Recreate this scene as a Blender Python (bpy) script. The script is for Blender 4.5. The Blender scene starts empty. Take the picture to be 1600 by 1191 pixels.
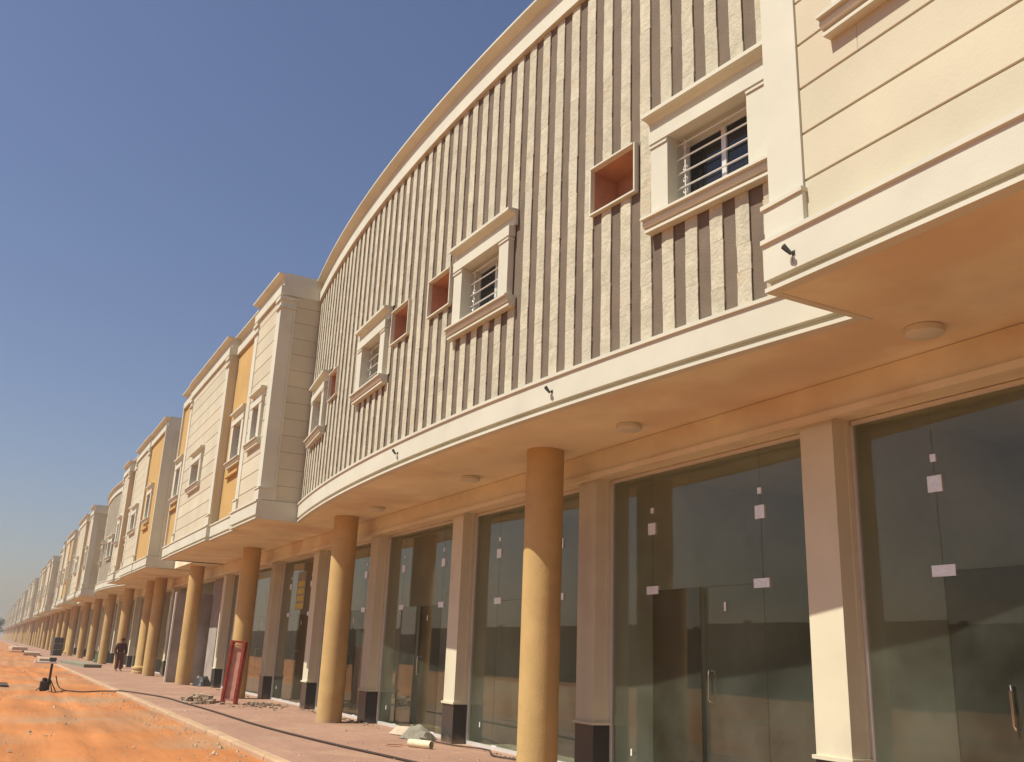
import bpy, bmesh, math, random
from mathutils import Vector, Matrix
random.seed(7)
S = bpy.context.scene
COL = S.collection

# ------------------------------------------------------------------ camera
F_PX, YAW, PITCH, ROLL, EYE = 1443.0, 0.4884, 0.2892, 0.0399, 1.443
cam = bpy.data.objects.new('camera', bpy.data.cameras.new('camera'))
COL.objects.link(cam)
cp, sp, cy, sy = math.cos(PITCH), math.sin(PITCH), math.cos(YAW), math.sin(YAW)
fw = Vector((-cp*cy, cp*sy, sp))
r0 = Vector((sy, cy, 0)); u0 = Vector((sp*cy, -sp*sy, cp))
rr = math.cos(ROLL)*r0 + math.sin(ROLL)*u0
uu = -math.sin(ROLL)*r0 + math.cos(ROLL)*u0
M = Matrix((( rr.x, uu.x, -fw.x, 0), (rr.y, uu.y, -fw.y, 0), (rr.z, uu.z, -fw.z, EYE), (0, 0, 0, 1)))
cam.matrix_world = M
cam.data.sensor_width = 36
cam.data.lens = F_PX/1600*36
cam.data.clip_end = 3000
cam.data.clip_start = .05
S.camera = cam

# ------------------------------------------------------------------ light
SUN = Vector((-0.12, -1.0, 1.45)).normalized()
W = bpy.data.worlds.new('World'); S.world = W; W.use_nodes = True
nt = W.node_tree
bg = nt.nodes['Background']
sky = nt.nodes.new('ShaderNodeTexSky'); sky.sky_type = 'NISHITA'; sky.sun_disc = False
sky.sun_elevation = math.asin(SUN.z); sky.sun_rotation = math.atan2(SUN.x, SUN.y)
sky.air_density = 1.25; sky.dust_density = 1.1; sky.ozone_density = 2.6; sky.altitude = 0
tint = nt.nodes.new('ShaderNodeVectorMath'); tint.operation = 'MULTIPLY'; tint.inputs[1].default_value = (1.03, .94, 1.04)
nt.links.new(sky.outputs[0], tint.inputs[0]); nt.links.new(tint.outputs[0], bg.inputs[0]); bg.inputs[1].default_value = .057
sun = bpy.data.objects.new('sun', bpy.data.lights.new('sun', 'SUN')); COL.objects.link(sun)
sun.data.energy = 3.7; sun.data.angle = math.radians(.5); sun.data.color = (1, .96, .83)
sun.rotation_euler = SUN.to_track_quat('Z', 'Y').to_euler()
S.view_settings.view_transform = 'Standard'; S.view_settings.look = 'None'
S.view_settings.exposure = .62; S.view_settings.gamma = 1
S.view_settings.use_curve_mapping = False
S.render.engine = 'CYCLES'
S.cycles.max_bounces = 8; S.cycles.diffuse_bounces = 4; S.cycles.transparent_max_bounces = 16
S.cycles.use_denoising = True

# ------------------------------------------------------------------ materials
def mat(name, col, rough=.8, var=.08, vscale=1.5, bump=.15, bscale=60, metal=0, spec=.3, island=0, spot=None, alt=None):
    m = bpy.data.materials.new(name); m.use_nodes = True
    t = m.node_tree; b = t.nodes['Principled BSDF']; L = t.links.new
    b.inputs['Roughness'].default_value = rough; b.inputs['Metallic'].default_value = metal
    b.inputs['Specular IOR Level'].default_value = spec
    tc = t.nodes.new('ShaderNodeNewGeometry')
    pos = tc.outputs['Position']
    n1 = t.nodes.new('ShaderNodeTexNoise'); n1.inputs['Scale'].default_value = vscale; n1.inputs['Detail'].default_value = 6
    n1.inputs['Roughness'].default_value = .6
    L(pos, n1.inputs['Vector'])
    mr = t.nodes.new('ShaderNodeMapRange'); mr.inputs[1].default_value = .3; mr.inputs[2].default_value = .7
    mr.inputs[3].default_value = 1-var*1.6; mr.inputs[4].default_value = 1+var
    L(n1.outputs[0], mr.inputs[0])
    fac = mr.outputs[0]
    if island:
        oi = t.nodes.new('ShaderNodeObjectInfo')
        ad = t.nodes.new('ShaderNodeMath'); ad.operation = 'ADD'
        L(oi.outputs['Random'], ad.inputs[0]); L(tc.outputs['Random Per Island'], ad.inputs[1])
        fr = t.nodes.new('ShaderNodeMath'); fr.operation = 'FRACT'; L(ad.outputs[0], fr.inputs[0])
        m2 = t.nodes.new('ShaderNodeMapRange'); m2.inputs[3].default_value = 1-island; m2.inputs[4].default_value = 1+island*.5
        L(fr.outputs[0], m2.inputs[0])
        mu = t.nodes.new('ShaderNodeMath'); mu.operation = 'MULTIPLY'; L(fac, mu.inputs[0]); L(m2.outputs[0], mu.inputs[1])
        fac = mu.outputs[0]
    hv = t.nodes.new('ShaderNodeVectorMath'); hv.operation = 'SCALE'
    hv.inputs[0].default_value = col; L(fac, hv.inputs['Scale'])
    out = hv.outputs[0]
    if alt:
        a_ = t.nodes.new('ShaderNodeMath'); a_.operation = 'MULTIPLY'; a_.inputs[1].default_value = 7.31; L(fr.outputs[0], a_.inputs[0])
        b_ = t.nodes.new('ShaderNodeMath'); b_.operation = 'FRACT'; L(a_.outputs[0], b_.inputs[0])
        c_ = t.nodes.new('ShaderNodeMapRange'); c_.inputs[1].default_value = .35; c_.inputs[4].default_value = alt[1]; L(b_.outputs[0], c_.inputs[0])
        x_ = t.nodes.new('ShaderNodeMix'); x_.data_type = 'RGBA'; L(c_.outputs[0], x_.inputs[0]); L(out, x_.inputs[6]); x_.inputs[7].default_value = (*alt[0], 1)
        out = x_.outputs[2]
    if spot:
        n3 = t.nodes.new('ShaderNodeTexNoise'); n3.inputs['Scale'].default_value = spot[1]; n3.inputs['Detail'].default_value = 5
        L(pos, n3.inputs['Vector'])
        m3 = t.nodes.new('ShaderNodeMapRange'); m3.inputs[1].default_value = spot[2]; m3.inputs[2].default_value = spot[2]+.12
        m3.inputs[3].default_value = 0; m3.inputs[4].default_value = spot[3]
        L(n3.outputs[0], m3.inputs[0])
        mx = t.nodes.new('ShaderNodeMix'); mx.data_type = 'RGBA'
        L(m3.outputs[0], mx.inputs[0]); L(out, mx.inputs[6]); mx.inputs[7].default_value = (*spot[0], 1)
        out = mx.outputs[2]
    L(out, b.inputs['Base Color'])
    if bump:
        n2 = t.nodes.new('ShaderNodeTexNoise'); n2.inputs['Scale'].default_value = bscale; n2.inputs['Detail'].default_value = 4
        L(pos, n2.inputs['Vector'])
        bp = t.nodes.new('ShaderNodeBump'); bp.inputs['Strength'].default_value = bump; bp.inputs['Distance'].default_value = .02
        L(n2.outputs[0], bp.inputs['Height']); L(bp.outputs[0], b.inputs['Normal'])
    return m

cream = mat('cream_stone_cladding', (0.569, 0.520, 0.380), .75, .06, .8, .08, 40, island=.07, alt=((.54, .45, .32), .5), spot=((.50, .42, .32), .7, .6, .35))
fasc = mat('cream_painted_fascia', (0.593, 0.574, 0.464), .7, .05, 1.2, .06, 50, spot=((.48, .4, .29), 1.1, .62, .35))
yellow = mat('yellow_render', (0.515, 0.328, 0.117), .85, .06, 1.0, .12, 80)
ochre = mat('ochre_textured_column', (0.533, 0.358, 0.144), .8, .08, 2.0, .25, 45, spot=((.45, .28, .12), 1.3, .55, .5))
rough_stone = mat('split_face_stone', (0.529, 0.488, 0.364), .9, .13, 6, .55, 26, island=.11, alt=((.50, .46, .36), .6), spot=((.42, .31, .17), 3.0, .6, .5))
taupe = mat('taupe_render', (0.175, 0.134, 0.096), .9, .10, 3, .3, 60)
soffit_m = mat('peach_soffit_render', (0.736, 0.659, 0.459), .9, .10, .9, .1, 30, spot=((.55, .36, .21), .55, .5, .45))
pil_m = mat('pinkish_pilaster_render', (0.633, 0.585, 0.426), .8, .05, 1.2, .06, 50, spot=((.46, .37, .29), .9, .58, .4))
granite = mat('dark_granite', (.05, .042, .038), .25, .3, 90, 0, spec=.5)
terracotta = mat('bare_pink_plaster', (0.450, 0.232, 0.143), .9, .12, 5, .2, 40)
alu = mat('pale_aluminium', (.72, .70, .66), .4, .05, 4, 0, metal=.3, spec=.5)
steel = mat('brushed_patch_steel', (.78, .78, .76), .35, .08, 30, 0, metal=.35, spec=.5)
chrome = mat('chrome_handle', (.8, .78, .72), .12, .05, 5, 0, metal=1)
interior_m = mat('shop_plaster', (0.627, 0.626, 0.522), .9, .12, .7, .1, 20)
floor_m = mat('shop_screed', (.36, .33, .28), .8, .15, 1.5, .1, 30)
grey_m = mat('grey_cement_render', (.36, .31, .27), .9, .15, 1.4, .25, 30)
dark_metal = mat('dark_metal', (.04, .035, .03), .5, .1, 10, 0, spec=.4)
pane_m = mat('dark_window_pane', (.012, .014, .016), .06, .1, 5, 0, spec=.6)
kerb_m = mat('kerb_concrete', (.50, .33, .20), .9, .1, 2, .2, 40, island=.08)
red_m = mat('red_painted_steel', (.30, .045, .025), .5, .25, 8, .1, 40)
pink_m = mat('faded_pink_paint', (.55, .28, .2), .6, .15, 8, .1, 40)
maroon = mat('maroon_cloth', (.085, .016, .014), .9, .2, 8, .1, 40)
maroon2 = mat('brown_red_cloth', (.13, .04, .032), .9, .2, 8, .1, 40)
skin_m = mat('skin', (.22, .11, .07), .6, .05, 8, 0)
hair_m = mat('black_hair', (.012, .01, .01), .6, .05, 8, 0)
cable_m = mat('black_rubber_cable', (.06, .038, .026), .7, .1, 8, 0)
pvc_m = mat('cream_plastic_pipe', (.75, .66, .42), .45, .08, 6, 0)
card_m = mat('grey_cement_paper', (.27, .25, .19), .9, .15, 6, .3, 20)
rubble_m = mat('rubble', (.42, .32, .22), .95, .25, 4, .5, 25, island=.3)
board_m = mat('weathered_board', (.56, .43, .31), .9, .15, 4, .3, 20, island=.15)
greenboard_m = mat('grey_green_board', (.30, .28, .20), .9, .15, 4, .3, 20, island=.15)
bark_m = mat('bark', (.08, .06, .045), .95, .2, 5, .4, 20)
leaf_m = mat('dark_foliage', (.035, .045, .02), .8, .3, 3, 0, island=.4)
paper_m = mat('white_sticker', (.75, .72, .66), .6, .03, 5, 0)
wall2_m = mat('brown_block_wall', (0.172, 0.127, 0.086), .9, .15, .5, .3, 10)

def splash(m, col, top):
    t = m.node_tree; L = t.links.new; b = t.nodes['Principled BSDF']; g = [n for n in t.nodes if n.type == 'NEW_GEOMETRY'][0]
    sx = t.nodes.new('ShaderNodeSeparateXYZ'); L(g.outputs['Position'], sx.inputs[0])
    n = t.nodes.new('ShaderNodeTexNoise'); n.inputs['Scale'].default_value = 9; n.inputs['Detail'].default_value = 6; L(g.outputs['Position'], n.inputs['Vector'])
    a = t.nodes.new('ShaderNodeMath'); a.operation = 'MULTIPLY_ADD'; a.inputs[1].default_value = top*1.6; a.inputs[2].default_value = -top*.45; L(n.outputs[0], a.inputs[0])
    d = t.nodes.new('ShaderNodeMath'); d.operation = 'SUBTRACT'; L(a.outputs[0], d.inputs[0]); L(sx.outputs[2], d.inputs[1])
    r = t.nodes.new('ShaderNodeMapRange'); r.inputs[1].default_value = -.05; r.inputs[2].default_value = .12; r.inputs[4].default_value = .6; L(d.outputs[0], r.inputs[0])
    x = t.nodes.new('ShaderNodeMix'); x.data_type = 'RGBA'; L(r.outputs[0], x.inputs[0]); L(b.inputs['Base Color'].links[0].from_socket, x.inputs[6]); x.inputs[7].default_value = (*col, 1)
    L(x.outputs[2], b.inputs['Base Color'])
splash(ochre, (.42, .29, .19), .35); splash(granite, (.25, .17, .11), .22); splash(grey_m, (.40, .29, .19), .4)

# sand with tyre tracks and trampled patches
def sand_mat():
    m = mat('orange_sand', (0.488, 0.188, 0.059), .95, .10, .35, .5, 9, spot=((.36, .23, .13), .22, .5, .7))
    t = m.node_tree; L = t.links.new
    b = t.nodes['Principled BSDF']
    g = [n for n in t.nodes if n.type == 'NEW_GEOMETRY'][0]
    mp = t.nodes.new('ShaderNodeMapping'); mp.inputs['Scale'].default_value = (.16, 1.6, 1); L(g.outputs['Position'], mp.inputs[0])
    n = t.nodes.new('ShaderNodeTexNoise'); n.inputs['Scale'].default_value = 1.0; n.inputs['Detail'].default_value = 8; n.inputs['Roughness'].default_value = .62
    L(mp.outputs[0], n.inputs['Vector'])
    old = b.inputs['Base Color'].links[0].from_socket
    mr = t.nodes.new('ShaderNodeMapRange'); mr.inputs[1].default_value = .36; mr.inputs[2].default_value = .64; mr.inputs[3].default_value = .78; mr.inputs[4].default_value = 1.1
    L(n.outputs[0], mr.inputs[0])
    sc = t.nodes.new('ShaderNodeVectorMath'); sc.operation = 'SCALE'; L(old, sc.inputs[0]); L(mr.outputs[0], sc.inputs['Scale'])
    L(sc.outputs[0], b.inputs['Base Color'])
    bp2 = t.nodes.new('ShaderNodeBump'); bp2.inputs['Strength'].default_value = .6; bp2.inputs['Distance'].default_value = .06
    L(n.outputs[0], bp2.inputs['Height']); L(b.inputs['Normal'].links[0].from_socket, bp2.inputs['Normal']); L(bp2.outputs[0], b.inputs['Normal'])
    return m
sand = sand_mat()

def paver_mat():
    m = mat('pink_pavers', (0.398, 0.235, 0.164), .85, .10, .6, .25, 60, spot=((.46, .31, .20), .9, .55, .55))
    t = m.node_tree; L = t.links.new; b = t.nodes['Principled BSDF']
    g = [n for n in t.nodes if n.type == 'NEW_GEOMETRY'][0]
    br = t.nodes.new('ShaderNodeTexBrick'); br.inputs['Scale'].default_value = 1
    br.inputs['Brick Width'].default_value = .2; br.inputs['Row Height'].default_value = .1; br.inputs['Mortar Size'].default_value = .006
    br.inputs['Color1'].default_value = (1, 1, 1, 1); br.inputs['Color2'].default_value = (.9, .88, .86, 1); br.inputs['Mortar'].default_value = (.72, .68, .62, 1)
    L(g.outputs['Position'], br.inputs['Vector'])
    old = b.inputs['Base Color'].links[0].from_socket
    mx = t.nodes.new('ShaderNodeVectorMath'); mx.operation = 'MULTIPLY'; L(old, mx.inputs[0]); L(br.outputs['Color'], mx.inputs[1])
    L(mx.outputs[0], b.inputs['Base Color'])
    bp2 = t.nodes.new('ShaderNodeBump'); bp2.inputs['Strength'].default_value = .4; bp2.inputs['Distance'].default_value = .008
    iv = t.nodes.new('ShaderNodeMath'); iv.operation = 'SUBTRACT'; iv.inputs[0].default_value = 1; L(br.outputs['Fac'], iv.inputs[1])
    L(iv.outputs[0], bp2.inputs['Height']); L(b.inputs['Normal'].links[0].from_socket, bp2.inputs['Normal']); L(bp2.outputs[0], b.inputs['Normal'])
    return m
paver = paver_mat()

def glass_mat(name, tint):
    m = bpy.data.materials.new(name); m.use_nodes = True
    t = m.node_tree; L = t.links.new
    for n in list(t.nodes): t.nodes.remove(n)
    o = t.nodes.new('ShaderNodeOutputMaterial')
    mx = t.nodes.new('ShaderNodeMixShader'); tr = t.nodes.new('ShaderNodeBsdfTransparent'); gl = t.nodes.new('ShaderNodeBsdfGlossy')
    tr.inputs[0].default_value = (*tint, 1); gl.inputs['Roughness'].default_value = .015; gl.inputs[0].default_value = (1, .93, .84, 1)
    g = t.nodes.new('ShaderNodeNewGeometry')
    fr = t.nodes.new('ShaderNodeFresnel')            # same reflectance seen from either side of the sheet
    io = t.nodes.new('ShaderNodeMath'); io.operation = 'MULTIPLY_ADD'; io.inputs[1].default_value = 1/1.45-1.45; io.inputs[2].default_value = 1.45
    L(g.outputs['Backfacing'], io.inputs[0]); L(io.outputs[0], fr.inputs[0])
    wv = t.nodes.new('ShaderNodeTexNoise'); wv.inputs['Scale'].default_value = .8; L(g.outputs['Position'], wv.inputs['Vector'])
    wb = t.nodes.new('ShaderNodeBump'); wb.inputs['Strength'].default_value = .05; wb.inputs['Distance'].default_value = .02
    L(wv.outputs[0], wb.inputs['Height']); L(wb.outputs[0], gl.inputs['Normal'])
    # dust film: a faint diffuse veil, uneven
    df = t.nodes.new('ShaderNodeBsdfDiffuse'); df.inputs[0].default_value = (.42, .46, .38, 1)
    nz = t.nodes.new('ShaderNodeTexNoise'); nz.inputs['Scale'].default_value = 1.6; nz.inputs['Detail'].default_value = 7
    L(g.outputs['Position'], nz.inputs['Vector'])
    mr = t.nodes.new('ShaderNodeMapRange'); mr.inputs[1].default_value = .35; mr.inputs[2].default_value = .75; mr.inputs[3].default_value = .03; mr.inputs[4].default_value = .10
    L(nz.outputs[0], mr.inputs[0])
    m2 = t.nodes.new('ShaderNodeMixShader')
    L(mr.outputs[0], m2.inputs[0]); L(tr.outputs[0], m2.inputs[1]); L(df.outputs[0], m2.inputs[2])
    L(fr.outputs[0], mx.inputs[0]); L(m2.outputs[0], mx.inputs[1]); L(gl.outputs[0], mx.inputs[2]); L(mx.outputs[0], o.inputs[0])
    return m
glass = glass_mat('shopfront_glass', (.84, .86, .80))
door_glass = glass_mat('tinted_door_glass', (.52, .50, .36))

# ------------------------------------------------------------------ mesh helpers
class MB:
    def __init__(s): s.v = []; s.f = []
    def add(s, vs, fs):
        o = len(s.v); s.v += [tuple(v) for v in vs]; s.f += [tuple(i+o for i in f) for f in fs]; return s
    def box(s, x0, x1, y0, y1, z0, z1, j=0):
        x0, x1 = min(x0, x1), max(x0, x1)
        vs = [(x, y, z) for x in (x0, x1) for y in (y0, y1) for z in (z0, z1)]
        if j: vs = [(x+random.uniform(-j, j)*.3, y+(random.uniform(-j, j) if y == y0 else 0), z) for x, y, z in vs]
        return s.add(vs, [(0, 1, 3, 2), (4, 6, 7, 5), (0, 4, 5, 1), (2, 3, 7, 6), (0, 2, 6, 4), (1, 5, 7, 3)])
    def quad(s, a, b, c, d): return s.add([a, b, c, d], [(0, 1, 2, 3)])
    def sweep(s, xs, yf, prof):
        """extrude a closed profile (outward offset, z) along y = yf(x); outward is -Y"""
        n = len(prof); vs = [(x, yf(x)-o, z) for x in xs for o, z in prof]; fs = []
        for i in range(len(xs)-1):
            for k in range(n):
                a, b = i*n+k, i*n+(k+1) % n
                fs.append((a, b, b+n, a+n))
        fs.append(tuple(range(n))); fs.append(tuple(reversed(range((len(xs)-1)*n, len(xs)*n))))
        return s.add(vs, fs)
    def sweep_x(s, ys, x, prof):
        """the same along Y on a side face that looks to +X"""
        n = len(prof); vs = [(x+o, y, z) for y in ys for o, z in prof]; fs = []
        for k in range(n): fs.append((k, (k+1) % n, (k+1) % n+n, k+n))
        fs.append(tuple(range(n))); fs.append(tuple(reversed(range(n, 2*n))))
        return s.add(vs, fs)
    def lathe(s, cx, cy, prof, n=32):
        vs = []; fs = []
        for r, z in prof:
            vs += [(cx+r*math.cos(2*math.pi*k/n), cy+r*math.sin(2*math.pi*k/n), z) for k in range(n)]
        for i in range(len(prof)-1):
            for k in range(n):
                a, b = i*n+k, i*n+(k+1) % n; fs.append((a, b, b+n, a+n))
        fs.append(tuple(reversed(range(n)))); fs.append(tuple(range((len(prof)-1)*n, len(prof)*n)))
        return s.add(vs, fs)
    def tube(s, pts, r, n=8):
        pts = [Vector(p) for p in pts]; vs = []; fs = []
        for i, p in enumerate(pts):
            d = (pts[min(i+1, len(pts)-1)]-pts[max(i-1, 0)]).normalized()
            a = d.cross(Vector((0, 0, 1)) if abs(d.z) < .9 else Vector((1, 0, 0))).normalized(); b = d.cross(a)
            rad = r[i] if isinstance(r, (list, tuple)) else r
            vs += [p+rad*(math.cos(2*math.pi*k/n)*a+math.sin(2*math.pi*k/n)*b) for k in range(n)]
        for i in range(len(pts)-1):
            for k in range(n):
                a, b = i*n+k, i*n+(k+1) % n; fs.append((a, b, b+n, a+n))
        fs.append(tuple(reversed(range(n)))); fs.append(tuple(range((len(pts)-1)*n, len(pts)*n)))
        return s.add(vs, fs)
    def mesh(s, name, m, smooth=False):
        me = bpy.data.meshes.new(name); me.from_pydata(s.v, [], s.f)
        bm = bmesh.new(); bm.from_mesh(me); bmesh.ops.recalc_face_normals(bm, faces=bm.faces); bm.to_mesh(me); bm.free()
        me.materials.append(m)
        if smooth:
            me.shade_smooth() if hasattr(me, 'shade_smooth') else None
            try: me.set_sharp_from_angle(angle=math.radians(40))
            except Exception: pass
        return me
    def build(s, name, m, parent=None, smooth=False):
        return put(name, s.mesh(name, m, smooth), parent)
def put(name, me, parent=None, loc=(0, 0, 0), rz=0):
    o = bpy.data.objects.new(name, me); COL.objects.link(o); o.parent = parent; o.location = loc; o.rotation_euler = (0, 0, rz); return o
def empty(name, loc=(0, 0, 0), parent=None, rz=0):
    o = put(name, None, parent, loc, rz); o.empty_display_size = .2; return o
def tag(o, label=None, cat=None, group=None, kind=None):
    if label: o['label'] = label
    if cat: o['category'] = cat
    if group: o['group'] = group
    if kind: o['kind'] = kind
    return o
def copy_tree(o, parent=None):
    c = o.copy(); COL.objects.link(c); c.parent = parent
    for ch in list(o.children): copy_tree(ch, c)
    return c
def bevel(o, w=.01, seg=1):
    b = o.modifiers.new('bevel', 'BEVEL'); b.width = w; b.segments = seg; b.limit_method = 'ANGLE'; return o

# ------------------------------------------------------------------ ground, road, pavement
def build_ground():
    # far sheet, then the relief of the sand lot near the camera
    m = MB(); m.quad((-1500, -1500, -.22), (1500, -1500, -.22), (1500, 1500, -.22), (-1500, 1500, -.22))
    tag(m.build('desert_ground', sand), kind='structure')
    from mathutils import noise
    xs = [14-i*.3 for i in range(0, 330)]; ys = [-14+j*.5 for j in range(17)]+[-5.6+j*.115 for j in range(80)]; ys[-1] = 3.58
    vs = []; fs = []
    for i, x in enumerate(xs):
        for j, y in enumerate(ys):
            edge = i in (0, len(xs)-1) or j == 0
            z = -.10+.045*noise.noise((x*.25, y*.6, 1.3))+.02*noise.noise((x*1.1, y*1.9, 4.1))+.012*noise.noise((x*3, y*3.5, 9))
            for yc, wv_ in ((1.75, .5), (.15, .7), (-2.2, .6), (-3.8, .8)):
                q = (y-yc-.25*math.sin(x*.11+yc*3)-.15*noise.noise((x*.3, yc, 2)))/.16; z -= .05*math.exp(-q*q)*(.6+.4*noise.noise((x*.6, yc, 5))); z += .022*(math.exp(-(abs(q)-1.7)**2*2))
            t = max(0, (y-2.4)/1.2); z = z*(1-t)+(-.055+.03*noise.noise((x*.8, y, 7)))*t
            vs.append((x, y, -.3 if edge else z))
    nj = len(ys)
    for i in range(len(xs)-1):
        for j in range(nj-1): fs.append((i*nj+j, i*nj+j+1, (i+1)*nj+j+1, (i+1)*nj+j))
    mm = MB(); mm.add(vs, fs); o = mm.build('sand_road', sand); o.data.polygons.foreach_set('use_smooth', [True]*len(o.data.polygons))
    tag(o, kind='structure')
    m = MB(); m.box(16, -640, 3.755, 7.30, -.4, 0)
    tag(m.build('pavement', paver), kind='structure')
    k = tag(empty('kerb', (0, 0, 0)), kind='structure')
    sts = [MB().box(-.496, .496, 3.565, 3.752, -.35, .012+q*.004).mesh('kerb_stone', kerb_m) for q in range(3)]
    for i in range(90):
        o = put('kerb_stone', sts[i % 3], k, (-3.0-i, random.uniform(-.006, .006), random.uniform(-.004, .004)), random.uniform(-.004, .004)); bevel(o, .025, 2)
    m = MB(); m.box(-92.6, -640, 3.565, 3.752, -.35, .014); m.box(16, -2.51, 3.565, 3.752, -.35, .014)
    m.build('kerb_run', kerb_m, k)
build_ground()

# ------------------------------------------------------------------ the building type
YF, ZS, ZT = 4.858, 4.203, 9.70       # front plane, soffit height, top of the cladding
CX = -13.05                            # centre of the curved front
PERIOD = 47.5
def curve(x): return 5.2+.62*((x-CX)/8.145)**2
def lin(a, b, n): return [a+(b-a)*i/n for i in range(n+1)]
CURVE = (-4.9, -21.19)
WIN_C = [CX+6.6, CX+2.2, CX-2.2, CX-6.6]
NICHE_C = [CX+5.12, CX+.8, CX-.8, CX-5.12]
WIN = dict(w=1.08, z0=5.98, z1=6.85)
NI = dict(w=.76, z0=6.46, z1=7.03)
# sections: kind, right x, left x, face depth behind the front plane, windows (centre, width)
SECT = [('yellow', 8.8, 4.7, .07, [(6.4, .9)]), ('bay', 4.7, .2, .0, [(2.4, 1.3)]), ('recess', .2, -2.3, .25, [(-1.1, .9)]),
        ('tower', -2.3, -4.9, .0, [(-3.55, .62)]), ('curve', -4.9, -21.19, 0, []), ('tower', -21.19, -23.8, .0, [(-22.4, .62)]),
        ('recess', -23.8, -26.9, .25, [(-25.6, .95)]), ('bay', -26.9, -33.1, .0, [(-30.2, 1.3)]), ('yellow', -33.1, -34.8, .07, [(-34.0, .8)])]

def wall_grid(m, xs, zs, holes, yf):
    hx = sorted(set(list(xs)+[h[0] for h in holes]+[h[1] for h in holes])); hz = sorted(set(list(zs)+[h[2] for h in holes]+[h[3] for h in holes]))
    for a, b in zip(hx, hx[1:]):
        for c, d in zip(hz, hz[1:]):
            mx, mz = (a+b)/2, (c+d)/2
            if any(h[0] < mx < h[1] and h[2] < mz < h[3] for h in holes): continue
            m.quad((a, yf(a), c), (b, yf(b), c), (b, yf(b), d), (a, yf(a), d))

FASCIA = [(-.06, ZS), (.045, ZS), (.045, ZS+.035), (-.02, ZS+.035), (-.02, ZS+.095), (.05, ZS+.095), (.05, ZS+.385), (.075, ZS+.392), (.075, ZS+.43), (-.06, ZS+.44)]
CORN = [(-.9, 9.66), (.05, 9.66), (.05, 9.885), (-.01, 9.89), (-.01, 10.14), (.15, 10.17), (.15, 10.205), (-.9, 10.23)]

win_cache = {}
def window(parent, xc, y, rz, w, z0, z1, simple=False, bars=5):
    """local origin on the wall face; outward is -y"""
    key = (w, z0, z1, simple, bars)
    if key not in win_cache:
        d = {}
        j = MB(); j.box(-w/2-.25, -w/2, -.07, .02, z0, z1-.002); d['jamb0'] = j.mesh('jamb', fasc)
        j = MB(); j.box(w/2, w/2+.25, -.07, .02, z0, z1-.002); d['jamb1'] = j.mesh('jamb', fasc)
        for q, sx in ((0, -1), (1, 1)):
            c = MB(); c.box(sx*(w/2+.002), sx*(w/2+.262), -.085, .02, z1-.055, z1-.03); d['jamb_cap%d' % q] = c.mesh('jamb_cap', fasc)
        l = MB(); l.box(-w/2-.27, w/2+.27, -.085, .021, z1, z1+.15); d['lintel'] = l.mesh('lintel', fasc)
        h = MB(); h.sweep([-w/2-.33, w/2+.33], lambda x: 0, [(-.02, z1+.151), (.02, z1+.151), (.02, z1+.30), (.06, z1+.325), (.145, z1+.33), (.145, z1+.375), (-.02, z1+.385)]); d['hood'] = h.mesh('hood', fasc)
        s_ = MB(); s_.sweep([-w/2-.34, w/2+.34], lambda x: 0, [(-.02, z0-.002), (.15, z0-.002), (.15, z0-.03), (.11, z0-.036), (.12, z0-.07), (.10, z0-.105), (.065, z0-.115), (.065, z0-.125), (.085, z0-.13), (.085, z0-.16), (-.02, z0-.16)]); d['sill'] = s_.mesh('sill', fasc)
        r = MB(); D = .30
        for a, b in (((-w/2, z0), (-w/2, z1)), ((-w/2, z1), (w/2, z1)), ((w/2, z1), (w/2, z0)), ((w/2, z0), (-w/2, z0))):
            r.quad((a[0], .021, a[1]), (b[0], .021, b[1]), (b[0], D, b[1]), (a[0], D, a[1]))
        r.quad((-w/2, D, z0), (w/2, D, z0), (w/2, D, z1), (-w/2, D, z1))
        d['reveal'] = r.mesh('reveal', fasc)
        f = MB(); y0, y1, t = .215, .26, .04
        f.box(-w/2+.003, -w/2+t, y0, y1, z0+.003, z1-.003); f.box(w/2-t, w/2-.003, y0, y1, z0+.003, z1-.003)
        f.box(-w/2+t, w/2-t, y0, y1, z0+.003, z0+t); f.box(-w/2+t, w/2-t, y0, y1, z1-t, z1-.003)
        f.box(-.03, .03, y0-.012, y1, z0+t, z1-t); d['frame'] = f.mesh('frame', alu)
        p = MB(); p.box(-w/2+t, -.03, .236, .242, z0+t, z1-t); d['pane0'] = p.mesh('pane', pane_m)
        p = MB(); p.box(.03, w/2-t, .228, .234, z0+t, z1-t); d['pane1'] = p.mesh('pane', pane_m)
        g = MB(); g.tube([(-w/2, 0, 0), (w/2, 0, 0)], .010, 6); d['bar'] = g.mesh('grille_bar', alu)
        k = MB()
        for sx in (-1, 1):
            x_ = sx*(w/2-.10); k.box(x_-.008, x_+.008, .092, .104, z0+.02, z1-.02)
            for q in range(6):
                zz = z0+.1+q*(z1-z0-.2)/5; k.tube([(x_+.03*math.cos(a), .096, zz+.03*math.sin(a)) for a in [i*math.pi/4 for i in range(9)]], .006, 5)
        d['scroll'] = k.mesh('grille_scroll', alu)
        win_cache[key] = d
    d = win_cache[key]
    e = empty('window', (xc, y, 0), parent, rz)
    for nm in ('jamb0', 'jamb1', 'lintel', 'hood', 'sill', 'reveal', 'frame', 'pane0', 'pane1') + (() if simple else ('jamb_cap0', 'jamb_cap1', 'scroll')):
        put(nm.rstrip('01'), d[nm], e)
    for k in range(bars): put('grille_bar', d['bar'], e, (0, .085, z0+(k+.6)*(z1-z0)/bars))
    return e

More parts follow.
